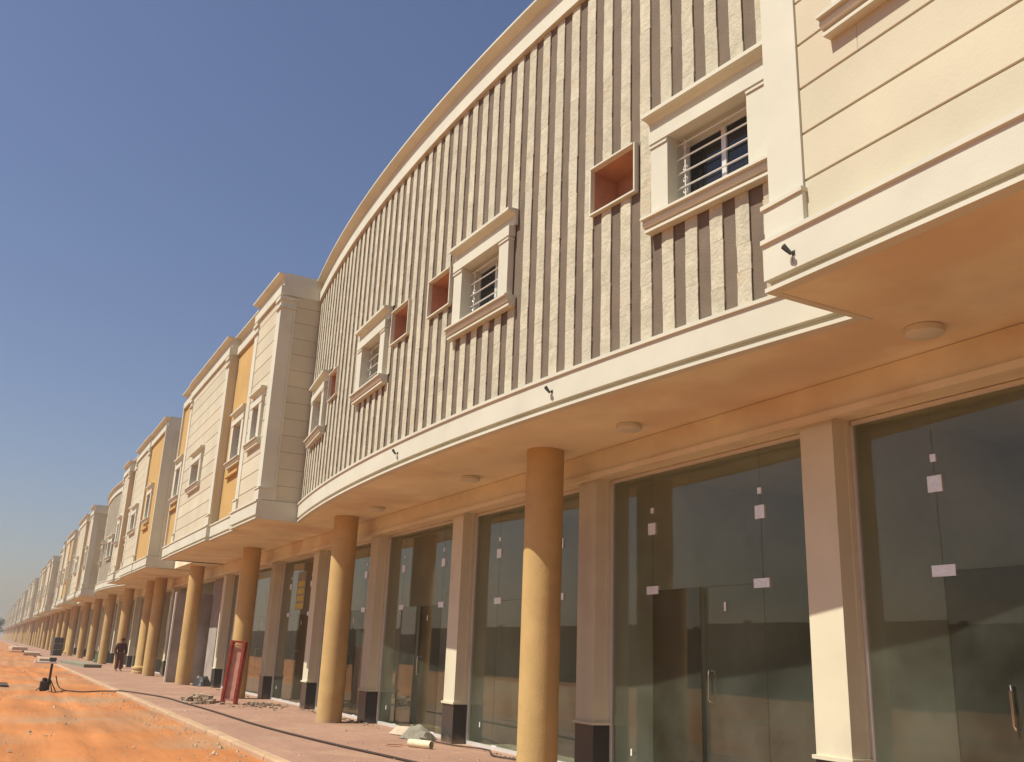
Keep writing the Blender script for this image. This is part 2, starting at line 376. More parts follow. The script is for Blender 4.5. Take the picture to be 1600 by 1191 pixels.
niche_mesh = []
def niche(parent, xc, y, rz):
    w, z0, z1 = NI['w'], NI['z0'], NI['z1']
    if not niche_mesh:
        r = MB(); D = .38
        for a, b in (((-w/2, z0), (-w/2, z1)), ((-w/2, z1), (w/2, z1)), ((w/2, z1), (w/2, z0)), ((w/2, z0), (-w/2, z0))):
            r.quad((a[0], .021, a[1]), (b[0], .021, b[1]), (b[0], D, b[1]), (a[0], D, a[1]))
        r.quad((-w/2, D, z0), (w/2, D, z0), (w/2, D, z1), (-w/2, D, z1))
        t = MB(); e = .022
        t.box(-w/2-e, -w/2, -.045, .02, z0-e, z1+e); t.box(w/2, w/2+e, -.045, .02, z0-e, z1+e)
        t.box(-w/2, w/2, -.045, .02, z0-e, z0); t.box(-w/2, w/2, -.06, .02, z1, z1+e)
        niche_mesh.extend([r.mesh('niche_lining', terracotta), t.mesh('niche_trim', fasc)])
    e = empty('air_conditioner_niche', (xc, y, 0), parent, rz)
    put('niche_lining', niche_mesh[0], e); put('niche_trim', niche_mesh[1], e)

def slope(x): return math.atan(2*.62*(x-CX)/8.145**2)

stone_vars = []
def stone_mesh(h):
    m = MB(); w = .166
    # split face: a 3 x 4 grid pushed in and out, with sides back to the wall
    nx, nz = 2, 3; vs = []; fs = []
    for k in range(nz+1):
        for i in range(nx+1):
            x = -w/2+w*i/nx+(random.uniform(-.0035, .0035)); z = h*k/nz
            vs.append((x, -(random.uniform(.022, .030) if 0 < k < nz else .025) if 0 < i < nx else -.021, z + (.0015 if k == 0 else -.0015 if k == nz else random.uniform(-.02, .02))))
    for k in range(nz):
        for i in range(nx): a = k*(nx+1)+i; fs.append((a, a+1, a+nx+2, a+nx+1))
    o = len(vs); back = [(x, .004, z) for x, y, z in vs]; 
    rim = [i for i in range(nx+1)]+[(k+1)*(nx+1)+nx for k in range(nz)]+[nz*(nx+1)+i for i in range(nx-1, -1, -1)]+[k*(nx+1) for k in range(nz-1, 0, -1)]
    vs += [back[i] for i in rim]; n = len(rim)
    for q in range(n): fs.append((rim[q], rim[(q+1) % n], o+(q+1) % n, o+q))
    m.add(vs, fs); return m

def zone_free(x0, x1, rects):
    """free vertical intervals of a strip between ZS+.44 and ZT"""
    iv = [(ZS+.445, 9.655)]
    for a, b, c, d in rects:
        if min(x1, b)-max(x0, a) > .035:
            nv = []
            for p, q in iv:
                if d <= p or c >= q: nv.append((p, q)); continue
                if c-p > .05: nv.append((p, c))
                if q-d > .05: nv.append((d, q))
            iv = nv
    return iv

def curved_front(root, lvl):
    holes = [(c-WIN['w']/2, c+WIN['w']/2, WIN['z0'], WIN['z1']) for c in WIN_C]+[(c-NI['w']/2, c+NI['w']/2, NI['z0'], NI['z1']) for c in NICHE_C]
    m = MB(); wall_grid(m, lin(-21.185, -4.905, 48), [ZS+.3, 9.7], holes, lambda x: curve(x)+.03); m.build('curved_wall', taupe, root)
    rects = []
    for c in WIN_C:
        w = WIN['w']; rects += [(c-w/2-.25, c+w/2+.25, WIN['z0']-.01, WIN['z1']+.01), (c-w/2-.37, c+w/2+.37, WIN['z1']+.0, WIN['z1']+.38), (c-w/2-.35, c+w/2+.35, WIN['z0']-.16, WIN['z0'])]
    for c in NICHE_C: rects.append((c-NI['w']/2-.022, c+NI['w']/2+.022, NI['z0']-.022, NI['z1']+.022))
    pitch = 16.29/49; joined = MB(); singles = 0
    for i in range(49):
        xc = -4.9-(i+.5)*pitch-.02
        strip = None
        if lvl == 2:
            # mortar bed of the strip, its stones are sub-parts (the nearest 300) or one mesh
            bed = MB()
            for p, q in zone_free(xc-.08, xc+.08, rects): bed.box(-.082, .082, -.012, .002, p, q)
            strip = bed.build('stone_strip', taupe, root); strip.location = (xc, curve(xc)+.03, 0); strip.rotation_euler.z = slope(xc)
        far = MB()
        for p, q in zone_free(xc-.08, xc+.08, rects):
            z = p
            while z < q-.02:
                h = random.choice([.28, .36, .42, .5]); 
                if q-z-h < .14: h = q-z
                if lvl == 2 and singles < 300:
                    hk = min([.15, .28, .36, .42, .5, .64], key=lambda v: abs(v-h))
                    me = stone_vars_get(hk)
                    o = put('stone', me, strip, (random.uniform(-.004, .004), 0, z)); o.scale = (1, 1, h/hk); singles += 1
                else:
                    sm = stone_mesh(h); far.add([(x, y, zz+z) for x, y, zz in sm.v], sm.f)
                z += h
        if lvl == 2 and far.v:
            o = far.build('stone_run', rough_stone, strip); o['kind'] = 'stuff'
        elif far.v:
            ca, sa = math.cos(slope(xc)), math.sin(slope(xc))
            joined.add([(xc+x*ca-y*sa, curve(xc)+.03+x*sa+y*ca, z) for x, y, z in far.v], far.f)
    if joined.v: o = joined.build('stone_strips', rough_stone, root); o['kind'] = 'stuff'
    for c in WIN_C: window(root, c, curve(c), slope(c), WIN['w'], WIN['z0'], WIN['z1'], simple=lvl < 2)
    for c in NICHE_C: niche(root, c, curve(c), slope(c))
svars = {}
def stone_vars_get(h):
    if h not in svars: svars[h] = [stone_mesh(h).mesh('stone', rough_stone) for _ in range(7)]
    return random.choice(svars[h])

def pilaster_corner(m, x, sgn, yb):
    """corner pilaster on a bay: x = corner, sgn +1 when the bay extends to +x from the corner"""
    w = .355*sgn
    def piece(z0, z1, g):
        m.box(x-g*sgn, x+w+g*sgn*.5, YF-g, YF+.05, z0, z1)                       # on the front
        if yb-YF > .3: m.box(x-g*sgn, x+.05*sgn, YF+.05, YF+.355+g*.5, z0, z1)   # wrapped round the side
    piece(ZS+.44, 4.90, .035); piece(4.90, 4.935, .055); piece(4.935, 9.32, .004); piece(9.32, 9.36, .05); piece(9.36, 9.52, .02); piece(9.52, 9.60, .06)
    if yb-YF > .3:
        m.box(x-.018*sgn, x+.03*sgn, YF+.31, YF+.355, 4.935, 9.32)

def bay(root, x0, x1, wins, lvl, yl, yr):
    """x0 right, x1 left; yl / yr = depth the side faces run back to"""
    z0w, z1w = (6.2, 6.95) if wins[0][1] > 1 else (6.2, 7.1)
    holes = [(c-w/2, c+w/2, z0w, z1w) for c, w in wins]
    rects = [(c-w/2-.1, c+w/2+.1, z0w-.05, z1w+.05) for c, w in wins]
    m = MB(); wall_grid(m, [x1+.01, x0-.01], [ZS+.2, 9.7], holes, lambda x: YF+.045)
    m.quad((x0-.02, YF+.045, ZS+.05), (x0-.02, yr, ZS+.05), (x0-.02, yr, 9.7), (x0-.02, YF+.045, 9.7))
    m.quad((x1+.02, YF+.045, ZS+.05), (x1+.02, yl, ZS+.05), (x1+.02, yl, 9.7), (x1+.02, YF+.045, 9.7))
    m.build('bay_wall', cream, root)
    zs = [4.60+.4*i for i in range(1, 13)]; zs = [ZS+.44]+zs+[9.68]
    j = MB()
    for a, b in zip(zs, zs[1:]):
        pieces = [(x1+.36, x0-.36, a, b)]
        for r in rects:
            new = []
            for p in pieces:
                if r[1] <= p[0] or r[0] >= p[1] or r[3] <= p[2] or r[2] >= p[3]: new.append(p); continue
                new += [(p[0], r[0], p[2], p[3]), (r[1], p[1], p[2], p[3])]
                if r[2]-p[2] > .03: new.append((r[0], r[1], p[2], r[2]))
                if p[3]-r[3] > .03: new.append((r[0], r[1], r[3], p[3]))
            pieces = new
        for lo, hi, za, zb in pieces:
            ga, gb = (.0065 if za == a else 0), (.0065 if zb == b else 0)
            if lvl == 2: o = bevel(MB().box(lo, hi, YF+.012, YF+.05, za+ga, zb-gb).build('cladding_panel', cream, root), .006)
            else: j.box(lo, hi, YF+.012, YF+.05, za+ga, zb-gb)
        if yr-YF > .6:                                    # courses on the side that faces the camera
            if lvl == 2: MB().box(x0-.03, x0-.002, YF+.36, yr+.02, a+.005, b-.005).build('cladding_panel', cream, root)
            else: j.box(x0-.03, x0-.002, YF+.36, yr+.02, a+.005, b-.005)
    if j.v: j.build('cladding', cream, root)
    for x, sgn, yb in ((x0, -1, yr), (x1, 1, yl)):
        m = MB(); pilaster_corner(m, x, sgn, yb); m.build('corner_pilaster', fasc, root)
    for c, w in wins: window(root, c, YF+.012, 0, w, z0w, z1w, simple=True, bars=2)

def flat(root, x0, x1, dep, wins, lvl):
    y = YF+dep; holes = [(c-w/2, c+w/2, 6.3, 7.35) for c, w in wins]
    m = MB(); wall_grid(m, [x1, x0], [ZS+.2, 9.7], holes, lambda x: y); m.build('yellow_wall', yellow, root)
    for c, w in wins:
        window(root, c, y, 0, w, 6.3, 7.35, simple=True, bars=4)
        s = MB(); s.box(c-w/2-.3, c+w/2+.3, y-.09, y+.01, 5.88, 5.96); s.build('ledge', yellow, root)

def downlit_storefront(root, x0, x1, lvl, ajar=(0, 0)):
    """glass front between two pilasters: side lights, transom and a pair of doors"""
    y, zt = 7.34, 3.86; e = empty('storefront', (0, 0, 0), root); sd = .9; zd = 2.31
    L, R = x1+.012, x0-.012           # left and right ends in x
    f = MB(); f.box(L, R, y-.03, y+.03, .001, .055); f.box(L, R, y-.025, y+.025, zt-.045, zt)
    f.box(L-.01, L+.02, y-.03, y+.03, .055, zt-.045); f.box(R-.02, R+.01, y-.03, y+.03, .055, zt-.045)
    f.build('channel', alu, e)
    if lvl < 2:
        MB().box(L+.02, R-.02, y-.006, y+.006, .055, zt-.045).build('glass_panel', glass, e); return
    a, b = L+sd, R-sd; mid = (a+b)/2
    MB().box(L+.02, a-.003, y-.006, y+.006, .055, zt-.045).build('glass_panel', glass, e)
    MB().box(b+.003, R-.02, y-.006, y+.006, .055, zt-.045).build('glass_panel', glass, e)
    MB().box(a+.003, b-.003, y-.006, y+.006, zd+.006, zt-.045).build('transom_panel', glass, e)
    for k, (hx, s, an) in enumerate(((a+.004, 1, ajar[0]), (b-.004, -1, ajar[1]))):
        wd = (b-a)/2-.007; lf = MB().box(0, s*wd, -.006, .006, .012, zd)
        film = an; an = -.06*film*(k == 0); o = lf.build('door_leaf', door_glass if film else glass, e); o.location = (hx, y, 0); o.rotation_euler.z = s*an
        h = MB(); hxx = s*(wd-(.42 if -3 < R < -2 else .10))
        for q in (-.052, .052):
            h.tube([(hxx, q*.1, 1.03), (hxx, q*.75, 1.035), (hxx, q, 1.07), (hxx, q, 1.2), (hxx, q, 1.33), (hxx, q*.75, 1.365), (hxx, q*.1, 1.37)], .011, 8)
        if k == 0 and not -3 < R < -2: h = None
        if h: ho = h.build('door_handle', chrome, e, True); ho.location = o.location; ho.rotation_euler.z = s*an
        fit = MB(); fit.box(0, s*wd, -.0, .0, 0, 0) if 0 else None
        lk = MB().box(s*.002, s*.17, -.017, .017, .014, .07); lo = lk.build('floor_pivot', steel, e); lo.location = o.location; lo.rotation_euler.z = s*an
        MB().box(hx-.09*s-.02*s, hx+.13*s, y-.019, y+.019, zd-.045, zd+.055).build('patch_fitting', steel, e)
        MB().box(hx-.075, hx+.075, y-.019, y+.019, 3.02, 3.17).build('patch_fitting', steel, e)
        MB().box(hx-.03, hx+.03, y-.012, y+.012, 3.30, 3.37).build('glass_clip', steel, e)
    MB().box(L+.43, L+.46, y-.0075, y-.0065, .30, .38).build('sticker', paper_m, e)
    MB().box(mid+.35, mid+.385, y-.0075, y-.0065, 2.03, 2.13).build('sticker', paper_m, e)
    return e

def section_front(kind, dep):
    return (lambda x: curve(x)) if kind == 'curve' else (lambda x: YF) if kind in ('bay', 'tower') else (lambda x: YF+dep*.4)

def make_building(lvl, sect, columns, pil_k, gap=True):
    root = empty('shop_building')
    soff = MB()
    for i, (kind, x0, x1, dep, wins) in enumerate(sect):
        yf = section_front(kind, dep); n = 40 if kind == 'curve' else 1; xs = lin(x0, x1, n)
        end0 = sect[i-1] if i else None; end1 = sect[i+1] if i+1 < len(sect) else None
        def depth_at(s, x): return 7.0 if s is None else section_front(s[0], s[3])(x) if s[0] != 'curve' else curve(x)
        if kind == 'curve': curved_front(root, lvl)
        elif kind in ('bay', 'tower'):
            yr = 6.9 if end0 is None else (curve(x0) if end0[0] == 'curve' else YF+end0[3]); yl = 6.9 if end1 is None else (curve(x1) if end1[0] == 'curve' else YF+end1[3])
            bay(root, x0, x1, wins, lvl, yl+.04, yr+.04)
        else: flat(root, x0, x1, dep, wins, lvl)
        e = 0 if kind == 'curve' else .05 if kind in ('bay', 'tower') else 0
        m = MB(); m.sweep(lin(x0+e-(.052 if kind == 'curve' else 0), x1-e+(.052 if kind == 'curve' else 0), n), yf, FASCIA)
        if kind in ('bay', 'tower'):       # returns of the fascia on both sides
            yr = yr if yr < 6.8 else 6.9
            for xa, xb, yy in ((x0-.3, x0+.015, yr), (x1-.015, x1+.3, yl)):
                r_ = MB(); r_.box(xa, xb, YF+.07, yy+.3, 9.665, 10.225); r_.build('parapet_return', fasc, root)
            m.box(x0-.02, x0+.049, YF+.06, yr, ZS, ZS+.43); m.box(x1-.049, x1+.02, YF+.06, yl+(.1 if end1 and end1[0] == 'curve' else 0), ZS, ZS+.43)
        m.build('fascia', fasc, root)
        m = MB(); yc = yf if kind in ('bay', 'tower', 'curve') else (lambda x: YF+dep-.03)
        ec = .02 if kind in ('bay', 'tower') else 0
        m.sweep(lin(x0+ec, x1-ec, n), yc, CORN)
        m.build('cornice', fasc, root)
        for a, b in zip(xs, xs[1:]): soff.quad((a, yf(a)+.02, ZS+.006), (b, yf(b)+.02, ZS+.006), (b, 7.02, ZS+.006), (a, 7.02, ZS+.006))
    # ends of the building: pale frame on the front, pilaster strips on the side
    xr, xl = sect[0][1], sect[-1][2]
    for x, q in ((xr, -1), (xl, 1)):
        m = MB(); m.box(x, x+.14*q, YF, YF+.42, ZS+.44, 9.67); m.box(x+.14*q, x+.36*q, YF+.14, YF+.42, ZS+.44, 9.67); m.build('end_pilaster', fasc, root)
        m = MB(); m.box(x-.004*q*-1, x+.36*q, YF+.42, 16, ZS, 9.66); m.build('end_wall', cream, root)
        for yy in (YF+.40, YF+.75, YF+1.25):
            m = MB(); m.box(x-.022*q, x+.36*q-.002*q, yy, yy+.07, ZS+.44, 9.6); m.build('end_rib', fasc, root)
        m = MB(); m.box(x-.02*q, x+.3*q, YF+.055, 7.0, ZS, ZS+.43); m.build('end_fascia', fasc, root)
        m = MB(); m.box(x-.02*q, x+.3*q, YF+.06, 16, 9.665, 10.225); m.build('end_parapet', fasc, root)
    # body, roof
    m = MB(); m.box(xr-.37, xl+.37, 6.95, 16, ZS+.03, 9.6); m.box(xr-.31, xl+.31, 5.92, 16.0, 9.8, 9.9); m.build('body', grey_m, root)
    L_ = xl
    if gap:
        g = MB(); g.box(xl-.001, xl-3.9, 6.95, 16, ZS+.25, 9.6); g.build('link_wall', cream, root)
        soff.box(xl, xl-3.9, 5.9, 16, ZS+.005, ZS+.3)
        g = MB(); g.box(xl-.28, xl-3.2, 7.4, 7.55, 0, ZS); g.build('cement_wall', grey_m, root)
        L_ = xl-3.9
    soff.build('soffit', soffit_m, root)
    m = MB(); m.box(xr, L_, 6.96, 7.6, 3.87, ZS); m.box(xr, L_, 6.92, 6.96, 3.83, 3.90); m.box(xr, L_, 6.96, 7.0, 3.83, 3.868); m.build('beam', soffit_m, root)
    # shop interior
    m = MB(); m.box(xr, L_, 7.305, 14, -.1, .0); m.build('shop_floor', floor_m, root)
    m = MB(); m.box(xr, L_, 14, 14.2, 0, ZS); m.box(xr, L_, 7.6, 14, 4.0, ZS)
    ps = [-10.88+4.25*k for k in pil_k]
    for p in ps: m.box(p-.1, p+.1, 7.402, 14, 0, 4.0)
    m.box(xr, xr-.2, 7.56, 14, 0, 4.0); m.box(xl+.2, xl, 7.56, 14, 0, 4.0)
    m.build('shop_wall', interior_m, root)
    # pilasters with granite plinths
    edges = []
    for p in ps+[xl+.25]:
        w = .215
        m = MB(); m.box(p-w, p+w, 7.06, 7.40, .66, 3.87); m.box(p-w-.03, p+w+.03, 7.03, 7.40, .625, .66); m.box(p+w-.05, p+w+.012, 7.24, 7.28, .66, 3.87) if lvl == 2 else None
        o = m.build('pilaster', pil_m, root)
        MB().box(p-w-.004, p+w+.004, 7.056, 7.40, 0, .625).build('plinth', granite, o)
        edges.append((p-w, p+w))
    edges = sorted(edges, reverse=True)
    aj = {2: (1, 1), 3: (1, 0), 5: (1, 1), 6: (1, 1), 7: (0, 1)}
    for i in range(len(edges)-1):
        if edges[i][0]-edges[i+1][1] > 1.2:
            downlit_storefront(root, edges[i][0], edges[i+1][1], lvl if edges[i][0]-edges[i+1][1] > 3 else min(lvl, 1), aj.get(i, (0, 0)))
    # columns
    for x, base in columns:
        m = MB(); r = .262
        prof = [(r, 0), (r, ZS+.004)] if not base else [(r+.10, 0), (r+.10, .10), (r+.05, .14), (r+.05, .17), (r+.09, .2), (r+.09, .28), (r+.02, .33), (r, .36), (r, ZS+.004)]
        m.lathe(x, 6.395, prof, 40); m.build('column', ochre, root, True)
    return root

b1 = make_building(2, SECT, [(6.05, 0), (-2.45, 0), (-10.95, 0), (-19.45, 0), (-27.95, 0), (-36.45, 0)], [4, 3, 2, 1, 0, -1, -2, -3, -4, -5])
GRP = 'two-storey shop buildings in a long row'
tag(b1, 'nearest cream shop building with curved front of pale stone strips', 'building', GRP)
b2 = make_building(1, SECT, [(2.55, 0), (-.2, 1), (-8.7, 0), (-17.2, 0), (-25.7, 0), (-34.2, 0)], [4, 3, 2, 1, 0, -1, -2, -3, -4, -5])
b2.location.x = -PERIOD
m = MB(); m.box(9.16, 9.24, 6.1, 8.2, 0, 3.3); pw = m.build('partition_board', grey_m, b2)
m = MB(); m.box(9.13, 9.27, 6.04, 6.1, 0, 3.32); m.build('partition_edge', alu, b2)
tag(b2, 'second shop building in the row, beyond the gap with the grey partition board', 'building', GRP)
ORD = ['third', 'fourth', 'fifth', 'sixth', 'seventh', 'eighth', 'ninth', 'tenth', 'eleventh', 'twelfth']
b3 = copy_tree(b2); b3.location.x = -2*PERIOD
for ch in list(b3.children):
    if ch.name.startswith('partition'): bpy.data.objects.remove(ch)
tag(b3, 'third shop building from the camera, small and far along the row')
# far ones: a lighter building, one mesh per material, copied
def merge_far():
    src = make_building(0, SECT, [(2.55, 0), (-5.95, 0), (-14.45, 0), (-22.95, 0), (-31.45, 0)], [4, 3, 2, 1, 0, -1, -2, -3, -4, -5])
    bpy.context.view_layer.update()
    per = {}; cols = []
    names = {cream: 'cladding', fasc: 'trim', yellow: 'yellow_wall', ochre: 'colonnade', rough_stone: 'stone_strips', taupe: 'curved_wall', soffit_m: 'soffit',
             pil_m: 'pilasters', granite: 'plinths', glass: 'shop_glass', interior_m: 'shop_wall', floor_m: 'shop_floor', grey_m: 'body', pane_m: 'window_panes', alu: 'window_frames', terracotta: 'niches'}
    def rec(o):
        if o.type == 'MESH' and o.data.materials[0] == ochre: cols.append(o.data)
        elif o.type == 'MESH':
            me = o.data; M_ = o.matrix_world
            per.setdefault(me.materials[0], MB()).add([M_ @ v.co for v in me.vertices], [tuple(p.vertices) for p in me.polygons])
        for c in o.children: rec(c)
    rec(src)
    def kill(o):
        for c in list(o.children): kill(c)
        bpy.data.objects.remove(o)
    kill(src)
    root = empty('shop_building')
    for k, mb in per.items():
        o = mb.build(names.get(k, 'fittings'), k, root); o['kind'] = 'stuff'
    for me in cols: put('column', me, root)
    return root
far = merge_far()
for i in range(3, 13):
    o = far if i == 3 else copy_tree(far)
    o.location.x = -i*PERIOD
    if i % 3 == 1:
        for ch in o.children:
            if ch.name.startswith('yellow_wall'): ch.material_slots[0].link = 'OBJECT'; ch.material_slots[0].material = cream
    if i < 12: tag(o, '%s shop building from the camera in the receding row' % ORD[i-2], 'building', GRP)
    else: tag(o, 'last and farthest shop building at the vanishing end of the row', 'building', GRP)

# ------------------------------------------------------------------ light fittings
cl = MB(); cl.lathe(0, 0, [(.10, 0), (.155, -.005), (.155, -.055), (.13, -.07), (.05, -.078)], 28)
cl_me = cl.mesh('ceiling_light', fasc, True)
names = ['close to the right edge of the photo', 'just right of the nearest column top', 'between the two nearest columns', 'just right of the second column top', 'beyond the second column', 'beyond the third column']
for i, x in enumerate([-4.79, -9.01, -13.4, -17.65]):
    o = put('ceiling_light', cl_me, None, (x, 6.43, ZS+.006)); tag(o, 'round pale ceiling light on the soffit, '+names[i], 'ceiling light', 'round ceiling lights under the overhang')

def spotlight(x, y, z, label, rz=0):
    e = empty('spotlight', (x, y, z), None, rz); e.scale = (.42, .42, .5)
    b = MB(); b.box(-.035, .035, -.012, .002, -.035, .035); b.build('wall_plate', dark_metal, e)
    b = MB(); b.tube([(0, -.01, 0), (0, -.09, -.01), (-.015, -.13, .02)], .011, 6); b.build('arm', dark_metal, e)
    b = MB(); b.tube([(.04, -.10, -.045), (-.02, -.14, .03), (-.07, -.17, .095)], [.03, .042, .05], 12); b.build('lamp_head', dark_metal, e)
    b = MB(); b.tube([(.01, -.03, -.02), (.03, -.06, -.09), (.02, -.05, -.16), (.035, -.045, -.19)], .006, 5); b.build('wire', dark_metal, e)
    tag(e, label, 'spotlight', 'small spotlights on the fascia')
spotlight(-4.63, YF-.052, 4.42, 'small dark spotlight on the straight fascia beside the right bay corner')
spotlight(-8.97, curve(-8.97)-.055, 4.43, 'small dark spotlight on the curved fascia above the nearest column', slope(-8.97))
spotlight(-13.42, curve(-13.42)-.055, 4.43, 'small dark spotlight on the curved fascia farther along, between the columns', slope(-13.42))

# ------------------------------------------------------------------ things on the pavement and the sand
def catmull(pts, n=8):
    P = [Vector(p) for p in pts]; P = [P[0]]+P+[P[-1]]; out = []
    for i in range(1, len(P)-2):
        for k in range(n):
            t = k/n; a, b, c, d = P[i-1:i+3]
            out.append(.5*((2*b)+(c-a)*t+(2*a-5*b+4*c-d)*t*t+(3*b-a-3*c+d)*t**3))
    out.append(P[-2]); return out
m = MB(); m.tube(catmull([(-31.95, 1.95, .35), (-31.6, 2.1, .02), (-31.2, 2.6, -.05), (-31.6, 3.2, -.04), (-31.3, 3.5, -.02), (-30.2, 3.66, .04), (-28.9, 4.15, .025), (-27.2, 4.45, .022), (-25.4, 4.5, .022), (-22.5, 4.62, .022), (-18.4, 4.7, .022), (-15.2, 4.95, .022), (-12.5, 5.3, .022), (-9.5, 5.6, .022), (-6, 5.5, .022), (-2, 5.2, .022)], 10), .017, 8)
tag(m.build('power_cable', cable_m, None, True), 'long dark cable lying along the pink pavement from the work stand', 'cable')
m = MB(); m.tube(catmull([(-16.3, 7.0, .02), (-15.6, 6.75, .04), (-14.6, 6.9, .02), (-13.7, 7.1, .03), (-13.0, 6.85, .02), (-12.2, 7.0, .02), (-11, 7.05, .02)], 8), .012, 6)
tag(m.build('loose_wire', cable_m, None, True), 'thin loose wire along the foot of the shop glass', 'wire')

# plastic pipe off-cut with a wire tail
e = empty('plastic_pipe', (-14.35, 6.25, .06), None, math.radians(28)); 
p = MB(); n = 18
prof = [(.062, -.22), (.062, .22), (.054, .22), (.054, -.22)]
vs = [(z, r*math.cos(2*math.pi*k/n), r*math.sin(2*math.pi*k/n)) for r, z in prof for k in range(n)]
fs = [(i*n+k, i*n+(k+1) % n, ((i+1) % 4)*n+(k+1) % n, ((i+1) % 4)*n+k) for i in range(4) for k in range(n)]
p.add(vs, fs); p.build('pipe', pvc_m, e, True)
p = MB(); p.tube(catmull([(-.2, 0, -.03), (-.4, .1, -.05), (-.6, -.05, -.05), (-.5, -.2, -.05), (-.25, -.18, -.05)], 6), .008, 5); p.build('wire_tail', terracotta, e, True)
tag(e, 'short cream plastic pipe lying on the pavement before the third shop glass', 'pipe')

# crumpled cement bag and folded card by the glass
def crumple(w, d, h, seed, mat_, name, loc, rz, label, cat):
    rnd = random.Random(seed); nx, ny = 9, 7; m = MB(); vs = []; fs = []
    for s in (0, 1):
        for i in range(nx):
            for j in range(ny):
                u, v = i/(nx-1)*2-1, j/(ny-1)*2-1
                ed = max(0, (1-abs(u)**3)*(1-abs(v)**3))
                vs.append((u*w/2*(1+.06*rnd.uniform(-1, 1)), v*d/2*(1+.06*rnd.uniform(-1, 1)), .012+(h*ed*(.75+.5*rnd.random()) if s else .0)))
    q = nx*ny
    for s in (0, 1):
        for i in range(nx-1):
            for j in range(ny-1):
                a = s*q+i*ny+j; fs.append((a, a+1, a+ny+1, a+ny))
    rim = [i*ny for i in range(nx)]+[(nx-1)*ny+j for j in range(1, ny)]+[i*ny+ny-1 for i in range(nx-2, -1, -1)]+[j for j in range(ny-2, 0, -1)]
    for k in range(len(rim)): a, b = rim[k], rim[(k+1) % len(rim)]; fs.append((a, b, b+q, a+q))
    m.add(vs, fs); o = m.build(name, mat_); o.location = loc; o.rotation_euler.z = rz; return tag(o, label, cat)
crumple(.6, .36, .2, 3, card_m, 'cement_bag', (-15.75, 6.8, 0), .5, 'crumpled grey cement bag on the pavement at the foot of the glass', 'bag')
crumple(.7, .5, .34, 5, dark_metal, 'rubbish_sack', (-35.5, 6.9, 0), .2, 'dark rubbish sack at the foot of the grey cement wall', 'sack')
e = empty('cardboard_sheet', (-16.45, 6.88, 0), None, .3); e.scale = (.6, .6, .8)
m = MB(); m.add([(-.6, -.2, .012), (.6, -.25, .012), (.55, .0, .20), (-.5, .03, .17), (-.6, -.2, .022), (.6, -.25, .022), (.55, .0, .21), (-.5, .03, .18)], [(0, 1, 2, 3), (4, 5, 6, 7), (0, 1, 5, 4), (1, 2, 6, 5), (2, 3, 7, 6), (3, 0, 4, 7)]); m.build('front_flap', board_m, e)
m = MB(); m.add([(-.5, .03, .17), (.55, .0, .20), (.6, .3, .012), (-.55, .32, .012), (-.5, .03, .18), (.55, .0, .21), (.6, .3, .022), (-.55, .32, .022)], [(0, 1, 2, 3), (4, 5, 6, 7), (0, 1, 5, 4), (1, 2, 6, 5), (2, 3, 7, 6), (3, 0, 4, 7)]); m.build('rear_flap', board_m, e)
tag(e, 'folded brown cardboard sheet lying next to the grey cement bag', 'cardboard')

# rubble: a heap near the third column and a scatter along the wall foot
def rubble(name, spots, label, cat):
    rnd = random.Random(11); m = MB()
    for x0, x1, y0, y1, n, smax, hh in spots:
        for _ in range(n):
            u, v = rnd.gauss(0, .35), rnd.gauss(0, .35); x = (x0+x1)/2+u*(x1-x0)/2*1.2; y = (y0+y1)/2+v*(y1-y0)/2*1.2
            s = smax*rnd.uniform(.25, 1); z = max(0, hh*(1-u*u*2-v*v*2))*rnd.random()
            vs = [(x+s*dx*rnd.uniform(.5, 1), y+s*dy*rnd.uniform(.5, 1), z+s*(dz*.8)*rnd.uniform(.5, 1)) for dx in (-1, 1) for dy in (-1, 1) for dz in (-.1, 1)]
            m.add(vs, [(0, 1, 3, 2), (4, 6, 7, 5), (0, 4, 5, 1), (2, 3, 7, 6), (0, 2, 6, 4), (1, 5, 7, 3)])
    o = m.build(name, rubble_m); tag(o, label, cat, kind='stuff'); return o
rubble('rubble', [(-27.4, -24.9, 4.7, 5.5, 260, .085, .16), (-25.6, -23.2, 5.6, 6.9, 160, .05, .08), (-23.5, -18, 6.8, 7.15, 200, .035, .03), (-34, -28, 6.8, 7.1, 120, .035, .03), (-14, -9, 6.95, 7.2, 70, .03, .02)],
       'loose broken rubble heaped round the red trestle and along the shop fronts', 'rubble')

# banded yellow notice on the glass
notice_m = mat('yellow_notice_paper', (.52, .40, .08), .8, .1, 9, 0)
e = empty('paper_notice', (-25.72, 7.328, 2.46))
for k in range(5):
    w = .36-.02*k
    MB().box(-w, w, -.004, .002, k*.2, k*.2+.15).build('sheet', notice_m if k < 4 else card_m, e)
MB().box(-.4, .4, .002, .004, -.02, 1.0).build('backing', card_m, e)
tag(e, 'banded yellow paper notice on the shop glass beside the third column', 'notice')

